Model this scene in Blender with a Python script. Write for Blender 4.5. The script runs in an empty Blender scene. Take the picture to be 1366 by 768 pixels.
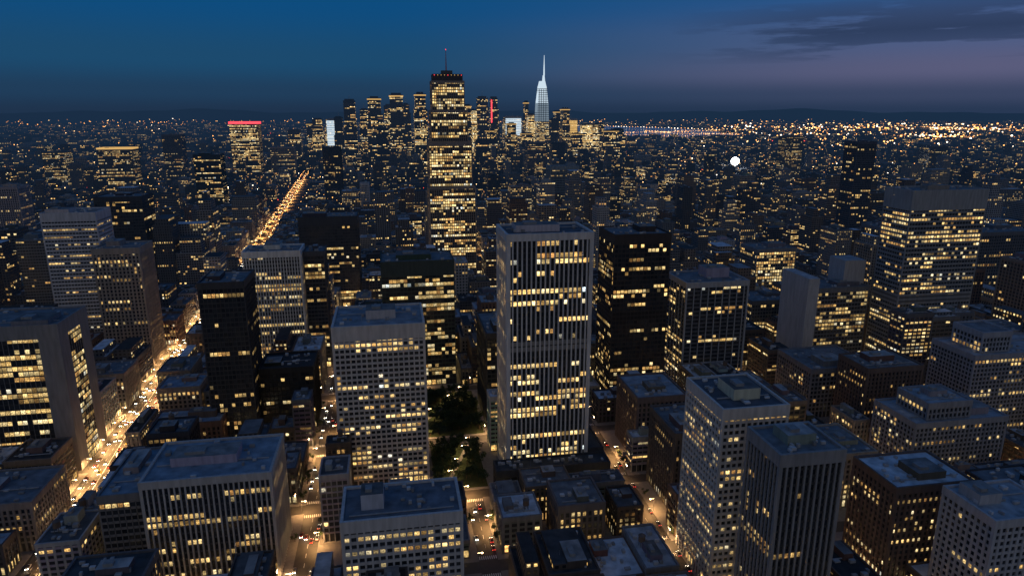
import bpy, bmesh, math, random
from mathutils import Vector, Matrix
R = random.Random(7)
scene = bpy.context.scene
COL = scene.collection

# ------------------------------------------------------------------ materials
def newmat(name):
    m = bpy.data.materials.new(name); m.use_nodes = True
    nt = m.node_tree; nt.nodes.clear()
    return m, nt
def N(nt, t, **kw):
    n = nt.nodes.new(t)
    for k, v in kw.items():
        setattr(n, k, v)
    return n
def L(nt, a, b): nt.links.new(a, b)
def M(nt, op, a, b=None, c=None, clamp=False):
    n = nt.nodes.new("ShaderNodeMath"); n.operation = op; n.use_clamp = clamp
    for i, x in enumerate((a, b, c)):
        if x is None: continue
        if isinstance(x, (int, float)): n.inputs[i].default_value = x
        else: nt.links.new(x, n.inputs[i])
    return n.outputs[0]
def mixc(nt, fac, a, b, blend='MIX'):
    n = nt.nodes.new("ShaderNodeMix"); n.data_type = 'RGBA'; n.blend_type = blend
    for s, x in ((n.inputs[0], fac), (n.inputs[6], a), (n.inputs[7], b)):
        if isinstance(x, (int, float)): s.default_value = x
        elif isinstance(x, tuple): s.default_value = x if len(x) == 4 else (*x, 1)
        else: nt.links.new(x, s)
    return n.outputs[2]
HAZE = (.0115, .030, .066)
def haze_emission(nt, shader, out, length=6800.0, mx=.87):
    """Painted haze: emission mixed into the material by distance from the origin under the camera."""
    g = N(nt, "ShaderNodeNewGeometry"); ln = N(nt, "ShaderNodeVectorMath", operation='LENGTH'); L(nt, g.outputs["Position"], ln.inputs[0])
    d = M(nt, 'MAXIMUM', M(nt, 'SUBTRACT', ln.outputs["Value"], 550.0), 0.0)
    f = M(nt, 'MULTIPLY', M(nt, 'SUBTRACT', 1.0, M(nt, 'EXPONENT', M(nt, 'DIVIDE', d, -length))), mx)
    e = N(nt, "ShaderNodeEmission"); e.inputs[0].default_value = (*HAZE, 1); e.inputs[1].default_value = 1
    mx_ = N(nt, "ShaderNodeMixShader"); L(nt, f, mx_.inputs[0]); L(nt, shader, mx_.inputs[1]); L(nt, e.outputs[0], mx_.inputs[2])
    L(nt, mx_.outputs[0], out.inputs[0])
def principled(nt, col, rough=0.7, spec=0.3, metallic=0.0, haze=False):
    out = N(nt, "ShaderNodeOutputMaterial"); p = N(nt, "ShaderNodeBsdfPrincipled")
    if isinstance(col, tuple): p.inputs["Base Color"].default_value = (*col[:3], 1)
    else: L(nt, col, p.inputs["Base Color"])
    if isinstance(rough, (int, float)): p.inputs["Roughness"].default_value = rough
    else: L(nt, rough, p.inputs["Roughness"])
    p.inputs["Specular IOR Level"].default_value = spec
    p.inputs["Metallic"].default_value = metallic
    if haze: haze_emission(nt, p.outputs[0], out)
    else: L(nt, p.outputs[0], out.inputs[0])
    return p
def plain(name, col, rough=0.7, nscale=0.5, var=0.25, spec=0.3):
    m, nt = newmat(name)
    g = N(nt, "ShaderNodeNewGeometry"); no = N(nt, "ShaderNodeTexNoise"); no.inputs["Scale"].default_value = nscale
    no.inputs["Detail"].default_value = 5
    L(nt, g.outputs["Position"], no.inputs["Vector"])
    c = mixc(nt, no.outputs[0], tuple(x*(1-var) for x in col), tuple(min(1, x*(1+var)) for x in col))
    principled(nt, c, rough, spec)
    return m
def emis(name, col, st, haze=False):
    m, nt = newmat(name)
    out = N(nt, "ShaderNodeOutputMaterial"); e = N(nt, "ShaderNodeEmission")
    e.inputs[0].default_value = (*col, 1); e.inputs[1].default_value = st
    if haze: haze_emission(nt, e.outputs[0], out, 12000, .8)
    else: L(nt, e.outputs[0], out.inputs[0])
    m.cycles.emission_sampling = 'NONE'
    return m

def facade_mat():
    m, nt = newmat("facade_with_windows")
    m.cycles.emission_sampling = 'NONE'
    aw = N(nt, "ShaderNodeAttribute", attribute_name="wall")
    an = N(nt, "ShaderNodeAttribute", attribute_name="win")
    sn = N(nt, "ShaderNodeSeparateColor"); L(nt, an.outputs["Color"], sn.inputs[0])
    thr, gw, gh = sn.outputs[0], sn.outputs[1], sn.outputs[2]
    stren = an.outputs["Alpha"]
    uv = N(nt, "ShaderNodeUVMap", uv_map="UVMap")
    sx = N(nt, "ShaderNodeSeparateXYZ"); L(nt, uv.outputs[0], sx.inputs[0])
    u, v = sx.outputs[0], sx.outputs[1]
    fu, fv = M(nt, 'FRACT', u), M(nt, 'FRACT', v)
    iu, iv = M(nt, 'FLOOR', u), M(nt, 'FLOOR', v)
    du = M(nt, 'ABSOLUTE', M(nt, 'SUBTRACT', fu, 0.5))
    mu = M(nt, 'LESS_THAN', du, M(nt, 'MULTIPLY', gw, 0.5))
    dv = M(nt, 'ABSOLUTE', M(nt, 'SUBTRACT', fv, 0.55))
    mv = M(nt, 'LESS_THAN', dv, M(nt, 'MULTIPLY', gh, 0.5))
    mask = M(nt, 'MULTIPLY', mu, mv)
    def wn(a, b, off):
        c = N(nt, "ShaderNodeCombineXYZ")
        L(nt, M(nt, 'ADD', a, off), c.inputs[0])
        L(nt, M(nt, 'ADD', b, off*1.7), c.inputs[1])
        w = N(nt, "ShaderNodeTexWhiteNoise", noise_dimensions='2D'); L(nt, c.outputs[0], w.inputs[0])
        return w
    ub = M(nt, 'FLOOR', M(nt, 'DIVIDE', u, 64.0))
    h1 = wn(ub, iv, 11.37).outputs[0]
    h2 = wn(M(nt, 'FLOOR', M(nt, 'DIVIDE', iu, 5.0)), iv, 23.11).outputs[0]
    h3 = wn(iu, iv, 5.23).outputs[0]
    s = M(nt, 'ADD', M(nt, 'ADD', M(nt, 'MULTIPLY', h1, 0.44), M(nt, 'MULTIPLY', h2, 0.34)), M(nt, 'MULTIPLY', h3, 0.22))
    lit = M(nt, 'LESS_THAN', s, thr)
    h4 = wn(iu, iv, 41.9).outputs[0]
    h5 = wn(iu, iv, 77.7).outputs[0]
    bri = M(nt, 'ADD', M(nt, 'ADD', M(nt, 'MULTIPLY', M(nt, 'POWER', h4, 3.0), 1.0), M(nt, 'MULTIPLY', M(nt, 'FRACT', M(nt, 'MULTIPLY', h2, 7.3)), .75)), 0.13)
    cmb = N(nt, "ShaderNodeCombineXYZ"); L(nt, M(nt, 'MULTIPLY', u, 5.0), cmb.inputs[0]); L(nt, M(nt, 'MULTIPLY', v, 4.0), cmb.inputs[1])
    no = N(nt, "ShaderNodeTexNoise", noise_dimensions='2D'); no.inputs["Scale"].default_value = 1.0; no.inputs["Detail"].default_value = 0.0
    L(nt, cmb.outputs[0], no.inputs["Vector"])
    inter = M(nt, 'MULTIPLY', M(nt, 'ADD', M(nt, 'MULTIPLY', no.outputs[0], 1.7), 0.05), M(nt, 'ADD', M(nt, 'MULTIPLY', fv, 0.9), 0.35))
    blind = M(nt, 'GREATER_THAN', fv, M(nt, 'ADD', M(nt, 'MULTIPLY', h5, 1.2), 0.25))
    inter = M(nt, 'MULTIPLY', inter, M(nt, 'SUBTRACT', 1.0, M(nt, 'MULTIPLY', blind, 0.5)))
    es = M(nt, 'MULTIPLY', M(nt, 'MULTIPLY', M(nt, 'MULTIPLY', mask, lit), M(nt, 'MULTIPLY', bri, inter)), stren)
    cr = N(nt, "ShaderNodeValToRGB"); el = cr.color_ramp.elements
    el[0].position = 0; el[0].color = (1, .46, .13, 1); el[1].position = 1; el[1].color = (.72, .92, 1, 1)
    for p, c in ((.25, (1, .60, .18, 1)), (.5, (1, .70, .28, 1)), (.72, (1, .80, .42, 1)), (.86, (1, .9, .66, 1))):
        e = el.new(p); e.color = c
    L(nt, M(nt, 'ADD', M(nt, 'MULTIPLY', h5, 0.45), M(nt, 'MULTIPLY', h2, 0.55)), cr.inputs[0])
    g = N(nt, "ShaderNodeNewGeometry")
    mp = N(nt, "ShaderNodeVectorMath", operation='MULTIPLY'); mp.inputs[1].default_value = (.35, .35, .06); L(nt, g.outputs["Position"], mp.inputs[0])
    n2 = N(nt, "ShaderNodeTexNoise"); n2.inputs["Scale"].default_value = 1.0; n2.inputs["Detail"].default_value = 2; L(nt, mp.outputs[0], n2.inputs["Vector"])
    wv = M(nt, 'ADD', M(nt, 'MULTIPLY', n2.outputs[0], 0.7), 0.62)
    wc = N(nt, "ShaderNodeVectorMath", operation='SCALE'); L(nt, aw.outputs["Color"], wc.inputs[0]); L(nt, wv, wc.inputs[3])
    gl = mixc(nt, h3, (.014, .018, .025), (.045, .05, .056))
    bc = mixc(nt, mask, wc.outputs[0], gl)
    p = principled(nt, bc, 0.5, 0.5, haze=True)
    L(nt, M(nt, 'SUBTRACT', 0.75, M(nt, 'MULTIPLY', mask, M(nt, 'ADD', 0.5, M(nt, 'MULTIPLY', h4, 0.1)))), p.inputs["Roughness"])
    L(nt, cr.outputs[0], p.inputs["Emission Color"]); L(nt, es, p.inputs["Emission Strength"])
    return m
def attr_mat(name, rough, nscale, a, b, spec=0.3, vec=(1, 1, 1)):
    m, nt = newmat(name)
    aw = N(nt, "ShaderNodeAttribute", attribute_name="wall")
    g = N(nt, "ShaderNodeNewGeometry")
    mp = N(nt, "ShaderNodeVectorMath", operation='MULTIPLY'); mp.inputs[1].default_value = vec; L(nt, g.outputs["Position"], mp.inputs[0])
    n2 = N(nt, "ShaderNodeTexNoise"); n2.inputs["Scale"].default_value = nscale; n2.inputs["Detail"].default_value = 4
    L(nt, mp.outputs[0], n2.inputs["Vector"])
    wv = M(nt, 'ADD', M(nt, 'MULTIPLY', n2.outputs[0], b-a), a)
    wc = N(nt, "ShaderNodeVectorMath", operation='SCALE'); L(nt, aw.outputs["Color"], wc.inputs[0]); L(nt, wv, wc.inputs[3])
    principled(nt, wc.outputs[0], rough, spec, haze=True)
    m.cycles.emission_sampling = 'NONE'
    return m
MF = facade_mat()
MT = attr_mat("facade_cladding", 0.7, 0.5, 0.55, 1.4, vec=(1, 1, .15))
MR = attr_mat("roof_membrane", 0.85, 0.16, 0.1, 1.9)
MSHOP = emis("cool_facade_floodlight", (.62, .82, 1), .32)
MRED = emis("red_beacon", (1, .06, .08), 2.0)
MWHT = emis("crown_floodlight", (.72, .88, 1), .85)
MWARM = emis("warm_crown_light", (1, .6, .2), .7)
MATS = [MF, MT, MR, MSHOP, MRED, MWHT, MWARM]
F_, T_, R_, SH_, RD_, WH_, WM_ = range(7)

# ------------------------------------------------------------------ mesh builder
class MB:
    def __init__(s):
        s.v = []; s.f = []; s.mi = []; s.uv = []; s.wall = []; s.win = []
    def quad(s, p, mat, wall, win=(0, 0, 0, 0), uv=None):
        n = len(s.v); s.v.extend(p); s.f.append((n, n+1, n+2, n+3)); s.mi.append(mat)
        s.uv.extend(uv if uv else (0, 0, 1, 0, 1, 1, 0, 1))
        s.wall.extend((wall[0], wall[1], wall[2], 1)); s.win.extend(win)
    def box(s, x0, x1, y0, y1, z0, z1, mat=T_, wall=(.3, .3, .3), win=(0, 0, 0, 0), bay=3.5, flo=3.8, topmat=None, topcol=None, seed=None, taper=0, bottom=False):
        t = taper
        A = [(x0, y0, z0), (x1, y0, z0), (x1, y1, z0), (x0, y1, z0)]
        B = [(x0+t, y0+t, z1), (x1-t, y0+t, z1), (x1-t, y1-t, z1), (x0+t, y1-t, z1)]
        if mat == F_:
            if seed is None: seed = R.randrange(200)*64
            nv = max(1, round((z1-z0)/flo)); v0 = R.randrange(60)
            for i in range(4):
                j = (i+1) % 4
                w = (x1-x0) if i % 2 == 0 else (y1-y0)
                nb = max(1, round(w/bay)); u0 = seed + i*64*201
                s.quad([A[i], A[j], B[j], B[i]], mat, wall, win, (u0, v0, u0+nb, v0, u0+nb, v0+nv, u0, v0+nv))
        else:
            for i in range(4):
                j = (i+1) % 4
                s.quad([A[i], A[j], B[j], B[i]], mat, wall)
        s.quad(B, topmat if topmat is not None else (R_ if mat == F_ else mat), topcol or wall)
        if bottom: s.quad([A[3], A[2], A[1], A[0]], mat, wall)
    def cyl(s, x, y, r0, r1, z0, z1, mat=T_, wall=(.3, .3, .3), n=10, cap=True):
        for i in range(n):
            a, b = 2*math.pi*i/n, 2*math.pi*(i+1)/n
            s.quad([(x+r0*math.cos(a), y+r0*math.sin(a), z0), (x+r0*math.cos(b), y+r0*math.sin(b), z0),
                    (x+r1*math.cos(b), y+r1*math.sin(b), z1), (x+r1*math.cos(a), y+r1*math.sin(a), z1)], mat, wall)
            if cap and r1 > .05 and i % 2 == 0:
                c = 2*math.pi*(i+2)/n
                s.quad([(x, y, z1), (x+r1*math.cos(a), y+r1*math.sin(a), z1), (x+r1*math.cos(b), y+r1*math.sin(b), z1), (x+r1*math.cos(c), y+r1*math.sin(c), z1)], mat, wall)
    def obj(s, name, mats=None):
        me = bpy.data.meshes.new(name); me.from_pydata(s.v, [], s.f)
        for m in (mats or MATS): me.materials.append(m)
        me.polygons.foreach_set("material_index", s.mi)
        l = me.uv_layers.new(name="UVMap"); l.data.foreach_set("uv", s.uv)
        a = me.attributes.new("wall", 'FLOAT_COLOR', 'FACE'); a.data.foreach_set("color", s.wall)
        a = me.attributes.new("win", 'FLOAT_COLOR', 'FACE'); a.data.foreach_set("color", s.win)
        me.update()
        o = bpy.data.objects.new(name, me); COL.objects.link(o)
        return o

def thr(p): return 0.5 + 0.48*(p-0.5)

def roof_kit(b, x0, x1, y0, y1, z, col, dens=1.0, bulk=True, big=None):
    w, d = x1-x0, y1-y0
    if bulk:
        bw, bd = w*R.uniform(.25, .5), d*R.uniform(.3, .5)
        bx = x0+1.5+R.random()*max(.1, w-bw-3); by = y0+1.5+R.random()*max(.1, d-bd-3)
        bh = R.uniform(2.8, 5.5)
        if big: bx, by, bw, bd, bh = x0+w*big[0], y0+d*big[1], w*big[2], d*big[3], big[4]
        c = tuple(x*R.uniform(.8, 1.1) for x in col)
        b.box(bx, bx+bw, by, by+bd, z, z+bh, T_, c, topmat=R_, topcol=(R.uniform(.12, .35),)*3)
        if bw > 6: b.box(bx+bw*.2, bx+bw*.5, by+bd*.2, by+bd*.6, z+bh, z+bh+1.6, T_, (.25, .26, .27))
    n = int(dens*min(16, 2+w*d/90))
    for _ in range(n):
        s1, s2, h = R.uniform(1.0, 3.2), R.uniform(1.0, 2.6), R.uniform(.8, 2.0)
        ax = R.uniform(x0+1, max(x0+1.1, x1-s1-1)); ay = R.uniform(y0+1, max(y0+1.1, y1-s2-1))
        g = R.uniform(.18, .6); b.box(ax, ax+s1, ay, ay+s2, z+.15, z+h+.15, T_, (g, g, g*1.02))
    if w > 12 and R.random() < .6:
        ay = R.uniform(y0+2, y1-2); b.box(x0+2, x1-2, ay, ay+.5, z+.4, z+.9, T_, (.35, .35, .36))
    if R.random() < .25:
        b.cyl(x0+w*.3, y0+d*.3, .09, .04, z, z+R.uniform(4, 9), T_, (.4, .4, .4), n=4, cap=False)

def ring(b, x0, x1, y0, y1, z0, z1, o, i, mat, col):
    b.box(x0-o, x1+o, y0-o, y0+i, z0, z1, mat, col)
    b.box(x0-o, x1+o, y1-i, y1+o, z0, z1, mat, col)
    b.box(x0-o, x0+i, y0+i, y1-i, z0, z1, mat, col)
    b.box(x1-i, x1+o, y0+i, y1-i, z0, z1, mat, col)

def relief(b, x0, x1, y0, y1, z0, z1, bay=3.4, flo=3.8, pw=.9, pd=.6, sh=1.2, sd=.3, pc=(.4, .4, .4), sc=None, corner=0, lit=.3, st=1.0,
           base=True, crown=3.0, crowncol=None, every=1, roofcol=(.16, .18, .2), glasscol=(.02, .02, .025), parapet=1.2, ccol=None, mech=()):
    """Recessed glass core, real piers and spandrels standing proud of it, louvred plant floors, crown band and parapet."""
    sc = sc or pc
    win = (thr(lit), 1.1, 1.1, st)
    z0b = z0
    if base:
        zb = z0+5.5
        b.box(x0, x1, y0, y1, z0, zb, F_, glasscol, (thr(.62), .8, .8, st*1.4), bay*1.5, 5.5)
        z0b = zb
    b.box(x0, x1, y0, y1, z0b, z1, F_, glasscol, win, bay, flo, topcol=roofcol)
    nf = max(1, round((z1-z0b)/flo)); fh = (z1-z0b)/nf
    mk = [int(nf*q) for q in mech]
    for k in mk: ring(b, x0, x1, y0, y1, z0b+k*fh+sh, z0b+(k+2)*fh-.3, max(.05, sd-.06), .1, T_, tuple(q*.45 for q in pc))
    if sh > 0:
        for k in range(nf):
            z = z0b + k*fh
            for (a, c, e, f) in ((x0-sd, x1+sd, y0-sd, y0), (x0-sd, x1+sd, y1, y1+sd), (x0-sd, x0, y0, y1), (x1, x1+sd, y0, y1)):
                b.box(a, c, e, f, z-.05, z+sh-.05, T_, sc, bottom=True)
    if pw > 0:
        for side in range(4):
            w = (x1-x0) if side < 2 else (y1-y0)
            nb = max(1, round(w/bay)); bw = w/nb
            for i in range(1, nb):
                if i % every: continue
                c = i*bw
                if c < corner or c > w-corner: continue
                if side == 0: b.box(x0+c-pw/2, x0+c+pw/2, y0-pd, y0, z0, z1, T_, pc)
                elif side == 1: b.box(x0+c-pw/2, x0+c+pw/2, y1, y1+pd, z0, z1, T_, pc)
                elif side == 2: b.box(x0-pd, x0, y0+c-pw/2, y0+c+pw/2, z0, z1, T_, pc)
                else: b.box(x1, x1+pd, y0+c-pw/2, y0+c+pw/2, z0, z1, T_, pc)
    cw = max(corner, pw*.8, .4); pd2 = max(pd, sd)+.06; cc = ccol or pc
    for yy0, yy1 in ((y0-pd2, y0), (y1, y1+pd2)):
        b.box(x0-pd2, x0+cw, yy0, yy1, z0, z1, T_, cc); b.box(x1-cw, x1+pd2, yy0, yy1, z0, z1, T_, cc)
    for xx0, xx1 in ((x0-pd2, x0), (x1, x1+pd2)):
        b.box(xx0, xx1, y0, y0+cw, z0, z1, T_, cc); b.box(xx0, xx1, y1-cw, y1, z0, z1, T_, cc)
    ring(b, x0, x1, y0, y1, z1-crown, z1+parapet, pd2+.12, .45, T_, crowncol or pc)

heroes = []   # footprints
def hero(name, x0, x1, y0, z, depth, roof=True, big=None, tiers=None, z0=0, **kw):
    b = MB(); y1 = y0+depth
    relief(b, x0, x1, y0, y1, z0, z, **kw)
    if roof: roof_kit(b, x0+1, x1-1, y0+1, y1-1, z, kw.get('pc', (.3, .3, .3)), big=big)
    heroes.append((x0, x1, y0, y1))
    return b

WHT = (.50, .48, .47); GRY = (.30, .29, .30); DRK = (.045, .045, .05)
# central tower with slender white fins
b = hero("", 71, 126, 418, 174, 40, bay=3.06, flo=3.9, pw=.95, pd=1.0, sh=.9, sd=.25, pc=(.62, .59, .57), sc=(.05, .05, .055), lit=.30, st=1.9, crown=3.5, corner=1.6,
         big=(.12, .3, .55, .4, 4.5), roofcol=(.1, .11, .13), mech=(.55,))
relief(b, 61, 138, 402, 416, 0, 19, bay=4.5, flo=5, pw=.8, pd=.5, sh=1.6, sd=.3, pc=(.06, .06, .065), lit=.12, crown=3, roofcol=(.06, .065, .07))
relief(b, 128.5, 138, 417.5, 462, 0, 22, bay=4.5, flo=5, pw=.8, pd=.5, sh=1.6, sd=.3, pc=(.06, .06, .065), lit=.2, crown=3, roofcol=(.06, .065, .07))
roof_kit(b, 62, 137, 403, 415, 19, DRK, 2, bulk=False)
heroes.append((60, 139, 401, 463)); b.obj("finned_office_tower")

def H(name, *a, **k): hero(name, *a, **k).obj(name)
H("framed_office_tower", -292, -228, 490, 109, 46, bay=3.2, flo=4, pw=.25, pd=.3, sh=.9, sd=.2, pc=(.26, .25, .25), sc=DRK, corner=13, lit=.55, st=1.1, crown=9)
H("white_banded_tower", -351, -300, 760, 149, 38, bay=3, flo=3.9, pw=.4, pd=.3, sh=2.1, sd=.6, pc=(.5, .5, .54), lit=.12, st=.9, crown=8)
H("concrete_apartment_tower", -288, -246, 710, 120, 38, bay=3.5, flo=3.7, pw=1.5, pd=.7, sh=1.1, sd=.35, pc=(.30, .26, .23), lit=.14, crown=5)
H("dark_glass_tower", -378, -321, 960, 142, 45, bay=3.5, flo=4, pw=.3, pd=.3, sh=1.2, sd=.2, pc=DRK, lit=.18, st=1.3, crown=6)
H("dark_glass_tower", -143, -111, 518, 127, 40, bay=3, flo=3.8, pw=.5, pd=.4, sh=.9, sd=.2, pc=(.06, .06, .065), lit=.07, crown=4)
H("white_finned_tower", -139, -88, 658, 122, 34, bay=2.5, flo=3.9, pw=.85, pd=.8, sh=1.2, sd=.3, pc=(.68, .66, .64), sc=(.3, .3, .3), lit=.3, st=1.0, crown=5)
H("dark_glass_tower", -86, -67, 671, 118, 30, bay=3, flo=3.9, pw=.3, pd=.3, sh=1.1, sd=.2, pc=(.08, .08, .09), lit=.12, crown=3)
H("white_grid_office_tower", -41, 17, 431, 115, 48, bay=3.4, flo=3.65, pw=.9, pd=.8, sh=1.4, sd=.6, pc=(.54, .51, .49), lit=.30, st=1.3, crown=9, big=(.35, .35, .35, .35, 6), roofcol=(.22, .26, .3))
H("green_glass_tower", -12, 53, 605, 119, 44, bay=3.2, flo=3.9, pw=.25, pd=.3, sh=1.0, sd=.2, pc=(.05, .07, .06), lit=.44, st=1.0, crown=13, crowncol=(.05, .065, .06), big=(.2, .2, .5, .5, 5))
H("wide_dark_tower", -118, -45, 893, 119, 45, bay=3.2, flo=3.9, pw=.3, pd=.3, sh=1.2, sd=.2, pc=DRK, lit=.28, st=1.1, crown=10)
H("black_office_tower", 181, 230, 535, 150, 42, bay=3.2, flo=3.9, pw=.45, pd=.4, sh=1.2, sd=.25, pc=(.05, .042, .04), lit=.28, st=1.3, crown=7, mech=(.5,))
H("grey_pier_tower", 253, 311, 547, 103, 44, bay=3.4, flo=3.8, pw=.7, pd=.9, sh=1.3, sd=.4, pc=(.36, .36, .37), sc=(.11, .11, .12), lit=.22, st=1.2, crown=4, every=2, big=(.45, .4, .4, .4, 9))
b = hero("", 389, 444, 561, 88, 36, bay=3.2, flo=3.7, pw=.3, pd=.4, sh=1.2, sd=.5, pc=(.16, .16, .17), lit=.28, crown=3)
b.box(377, 388.3, 556, 600, 0, 100, T_, (.42, .41, .42), topmat=R_); b.box(424, 446, 572, 596, 88.2, 112, T_, (.38, .38, .4), topmat=R_, topcol=(.3, .33, .36))
heroes.append((376, 389, 555, 601)); b.obj("slab_core_office_tower")
H("horizontal_banded_tower", 455, 531, 535, 181, 34, bay=3, flo=4, pw=.35, pd=.4, sh=1.8, sd=.7, pc=(.25, .25, .255), lit=.38, st=1.2, crown=17, crowncol=(.32, .32, .32), big=(.3, .3, .3, .3, 4), mech=(.42,))
H("white_grid_office_tower", 159, 194, 292, 105, 42, bay=3.3, flo=3.7, pw=.9, pd=.7, sh=1.5, sd=.6, pc=(.54, .52, .50), lit=.40, st=1.3, crown=5, big=(.3, .25, .45, .45, 6), roofcol=(.09, .1, .12))
H("grey_fluted_tower", 163, 193, 246, 104, 27, bay=2.9, flo=3.8, pw=.9, pd=.9, sh=1.1, sd=.3, pc=(.28, .27, .27), sc=(.05, .05, .05), lit=.08, crown=5, big=(.25, .3, .5, .5, 5))
H("white_apartment_block", 266, 303, 233, 68, 30, bay=3.3, flo=3.5, pw=1.2, pd=.6, sh=1.3, sd=.4, pc=(.44, .44, .46), lit=.1, crown=3, roofcol=(.3, .34, .38))
H("brown_brick_apartment_block", 256, 302, 282, 57, 34, bay=3.3, flo=3.4, pw=1.5, pd=.5, sh=1.3, sd=.3, pc=(.14, .10, .085), lit=.22, crown=3, roofcol=(.5, .56, .62))
H("white_grid_office_block", -29, 26, 287, 66, 30, bay=3.3, flo=3.7, pw=.9, pd=.8, sh=1.5, sd=.6, pc=(.54, .52, .51), lit=.30, st=1.2, crown=5, big=(.14, .3, .2, .4, 8), roofcol=(.14, .16, .19))
b = hero("", -134, -70, 344, 64, 44, bay=2.7, flo=3.8, pw=.85, pd=.8, sh=1.0, sd=.3, pc=(.46, .44, .43), sc=(.06, .06, .07), lit=.2, crown=3, big=(.15, .35, .55, .35, 5), roofcol=(.2, .26, .32))
relief(b, -157, -136, 348, 400, 0, 56, bay=3.2, flo=3.8, pw=.4, pd=.3, sh=1.4, sd=.3, pc=(.2, .19, .19), lit=.25, crown=3, roofcol=(.2, .26, .32))
roof_kit(b, -156, -137, 349, 399, 56, GRY); heroes.append((-158, -134, 346, 401)); b.obj("finned_office_block")
H("dark_roof_block", -161, -124, 300, 36, 26, bay=3.4, lit=.3, pc=(.12, .12, .13), roofcol=(.06, .07, .08))
H("stone_office_block", -270, -213, 394, 31, 42, bay=3.2, pw=1.3, pc=(.2, .19, .19), lit=.15, roofcol=(.14, .17, .2))
H("brick_loft_block", -183, -134, 503, 24, 26, bay=3.5, pw=1.5, pc=(.16, .1, .08), lit=.15, roofcol=(.22, .29, .37))
H("brick_loft_block", -194, -162, 559, 31, 28, bay=3.5, pw=1.5, pc=(.26, .22, .2), lit=.1, roofcol=(.22, .29, .37))
H("black_office_block", -109, -68, 533, 52, 36, bay=3.2, pw=.4, pc=(.03, .03, .03), lit=.06, roofcol=(.04, .045, .05))
b = hero("", 341, 412, 368, 46, 40, bay=3.3, flo=3.4, pw=1.1, pc=(.28, .28, .3), lit=.12, roofcol=(.3, .34, .38))
relief(b, 352, 385, 372, 400, 46.5, 58, base=False, bay=3.3, flo=3.4, pw=1.1, pc=(.28, .28, .3), lit=.15, roofcol=(.3, .34, .38)); roof_kit(b, 353, 384, 373, 399, 58, GRY); b.obj("stepped_apartment_building")
b = hero("", 435, 520, 424, 68, 42, bay=3.3, flo=3.5, pw=.8, pc=(.3, .3, .33), lit=.16, roofcol=(.3, .33, .37))
relief(b, 445, 470, 430, 458, 68.5, 84, base=False, bay=3.3, pc=(.33, .34, .38), lit=.15); b.obj("stepped_office_building")
H("brown_brick_tower", 351, 398, 432, 60, 34, bay=3.4, flo=3.5, pw=1.6, pc=(.14, .1, .085), lit=.07, roofcol=(.2, .2, .2))
H("grey_office_block", 336, 392, 478, 43, 50, bay=3.4, pw=.8, pc=(.2, .2, .22), lit=.15)
H("lit_office_tower", 440, 492, 759, 85, 40, bay=3.2, pw=.5, sh=1.2, pc=(.2, .2, .21), lit=.5, st=1.3)
H("lit_office_block", 371, 419, 640, 55, 40, bay=3.2, pw=.5, pc=(.12, .12, .12), lit=.35)
H("pink_stone_tower", -660, -616, 1273, 127, 40, bay=3.5, pw=1.4, pc=(.36, .3, .3), lit=.2)
H("stone_office_block", -268, -234, 600, 31, 34, bay=3.4, pw=1.3, pc=(.2, .19, .19), lit=.12)
H("brick_loft_block", -270, -240, 770, 27, 30, bay=3.4, pw=1.3, pc=(.24, .16, .12), lit=.3)
H("dark_glass_block", 69, 92, 506, 80, 60, bay=3.2, pw=.3, sh=1.1, pc=(.06, .06, .06), lit=.35)
H("blue_glass_tower", 351, 415, 1494, 131, 45, bay=3.4, pw=.3, sh=1.6, pc=(.2, .24, .27), lit=.15, crown=8)
H("slender_dark_tower", 815, 851, 1105, 197, 36, bay=3.4, pw=.4, pc=(.07, .07, .09), lit=.1)
H("dark_apartment_tower", 701, 790, 710, 106, 40, bay=3.4, pw=.8, pc=(.12, .12, .13), lit=.16)
H("black_office_tower", -183, -135, 1993, 152, 45, bay=3.6, pw=.4, pc=(.02, .02, .02), lit=.08)
H("black_office_tower", -460, -400, 1755, 149, 45, bay=3.6, pw=.4, pc=(.02, .02, .02), lit=.3, st=1.4)
b = hero("", -611, -506, 2885, 200, 70, bay=5, flo=5, pw=.8, pc=(.08, .05, .04), lit=.6, st=1.6, crown=2)
ring(b, -611, -506, 2885, 2955, 201.5, 210, 2, 1, RD_, (.5, .1, .1)); b.obj("red_crowned_tower")
b = hero("", -916, -813, 2405, 130, 60, bay=5, flo=5, pw=.8, pc=(.12, .1, .08), lit=.4, crown=2); ring(b, -916, -813, 2405, 2465, 132, 137, 1, 1, WM_, WHT); b.obj("warm_crowned_tower")
H("lit_office_tower", -1146, -1078, 2562, 117, 60, bay=5, pc=(.1, .1, .1), lit=.45)
H("grey_office_tower", -479, -385, 2963, 106, 60, bay=5, pc=(.25, .22, .2), lit=.2)
H("slender_dark_tower", -745, -686, 2493, 174, 50, bay=4, pc=(.1, .1, .12), lit=.08)
H("low_office_tower", 9, 54, 1288, 57, 40, pc=(.12, .1, .1), lit=.5, st=1.5)
H("apartment_tower", 636, 670, 797, 100, 36, pc=(.16, .16, .18), lit=.12)
H("apartment_tower", 505, 580, 2533, 138, 60, bay=5, pc=(.14, .14, .16), lit=.15)
H("apartment_tower", 1370, 1434, 2238, 165, 50, bay=4, pc=(.14, .13, .12), lit=.4)
H("apartment_tower", 1870, 1939, 2149, 131, 50, bay=4, pc=(.1, .1, .11), lit=.3)
H("white_slab_tower", -68, -49, 1573, 93, 30, bay=3.4, pw=1.4, pc=(.45, .44, .46), lit=.05)
H("brick_loft_block", 168, 196, 365, 55, 42, bay=3.3, pw=1.5, pc=(.12, .1, .09), lit=.08)
H("brick_loft_block", 168, 205, 432, 50, 44, bay=3.3, pw=1.4, pc=(.16, .12, .11), lit=.1, roofcol=(.25, .3, .35))
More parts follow.
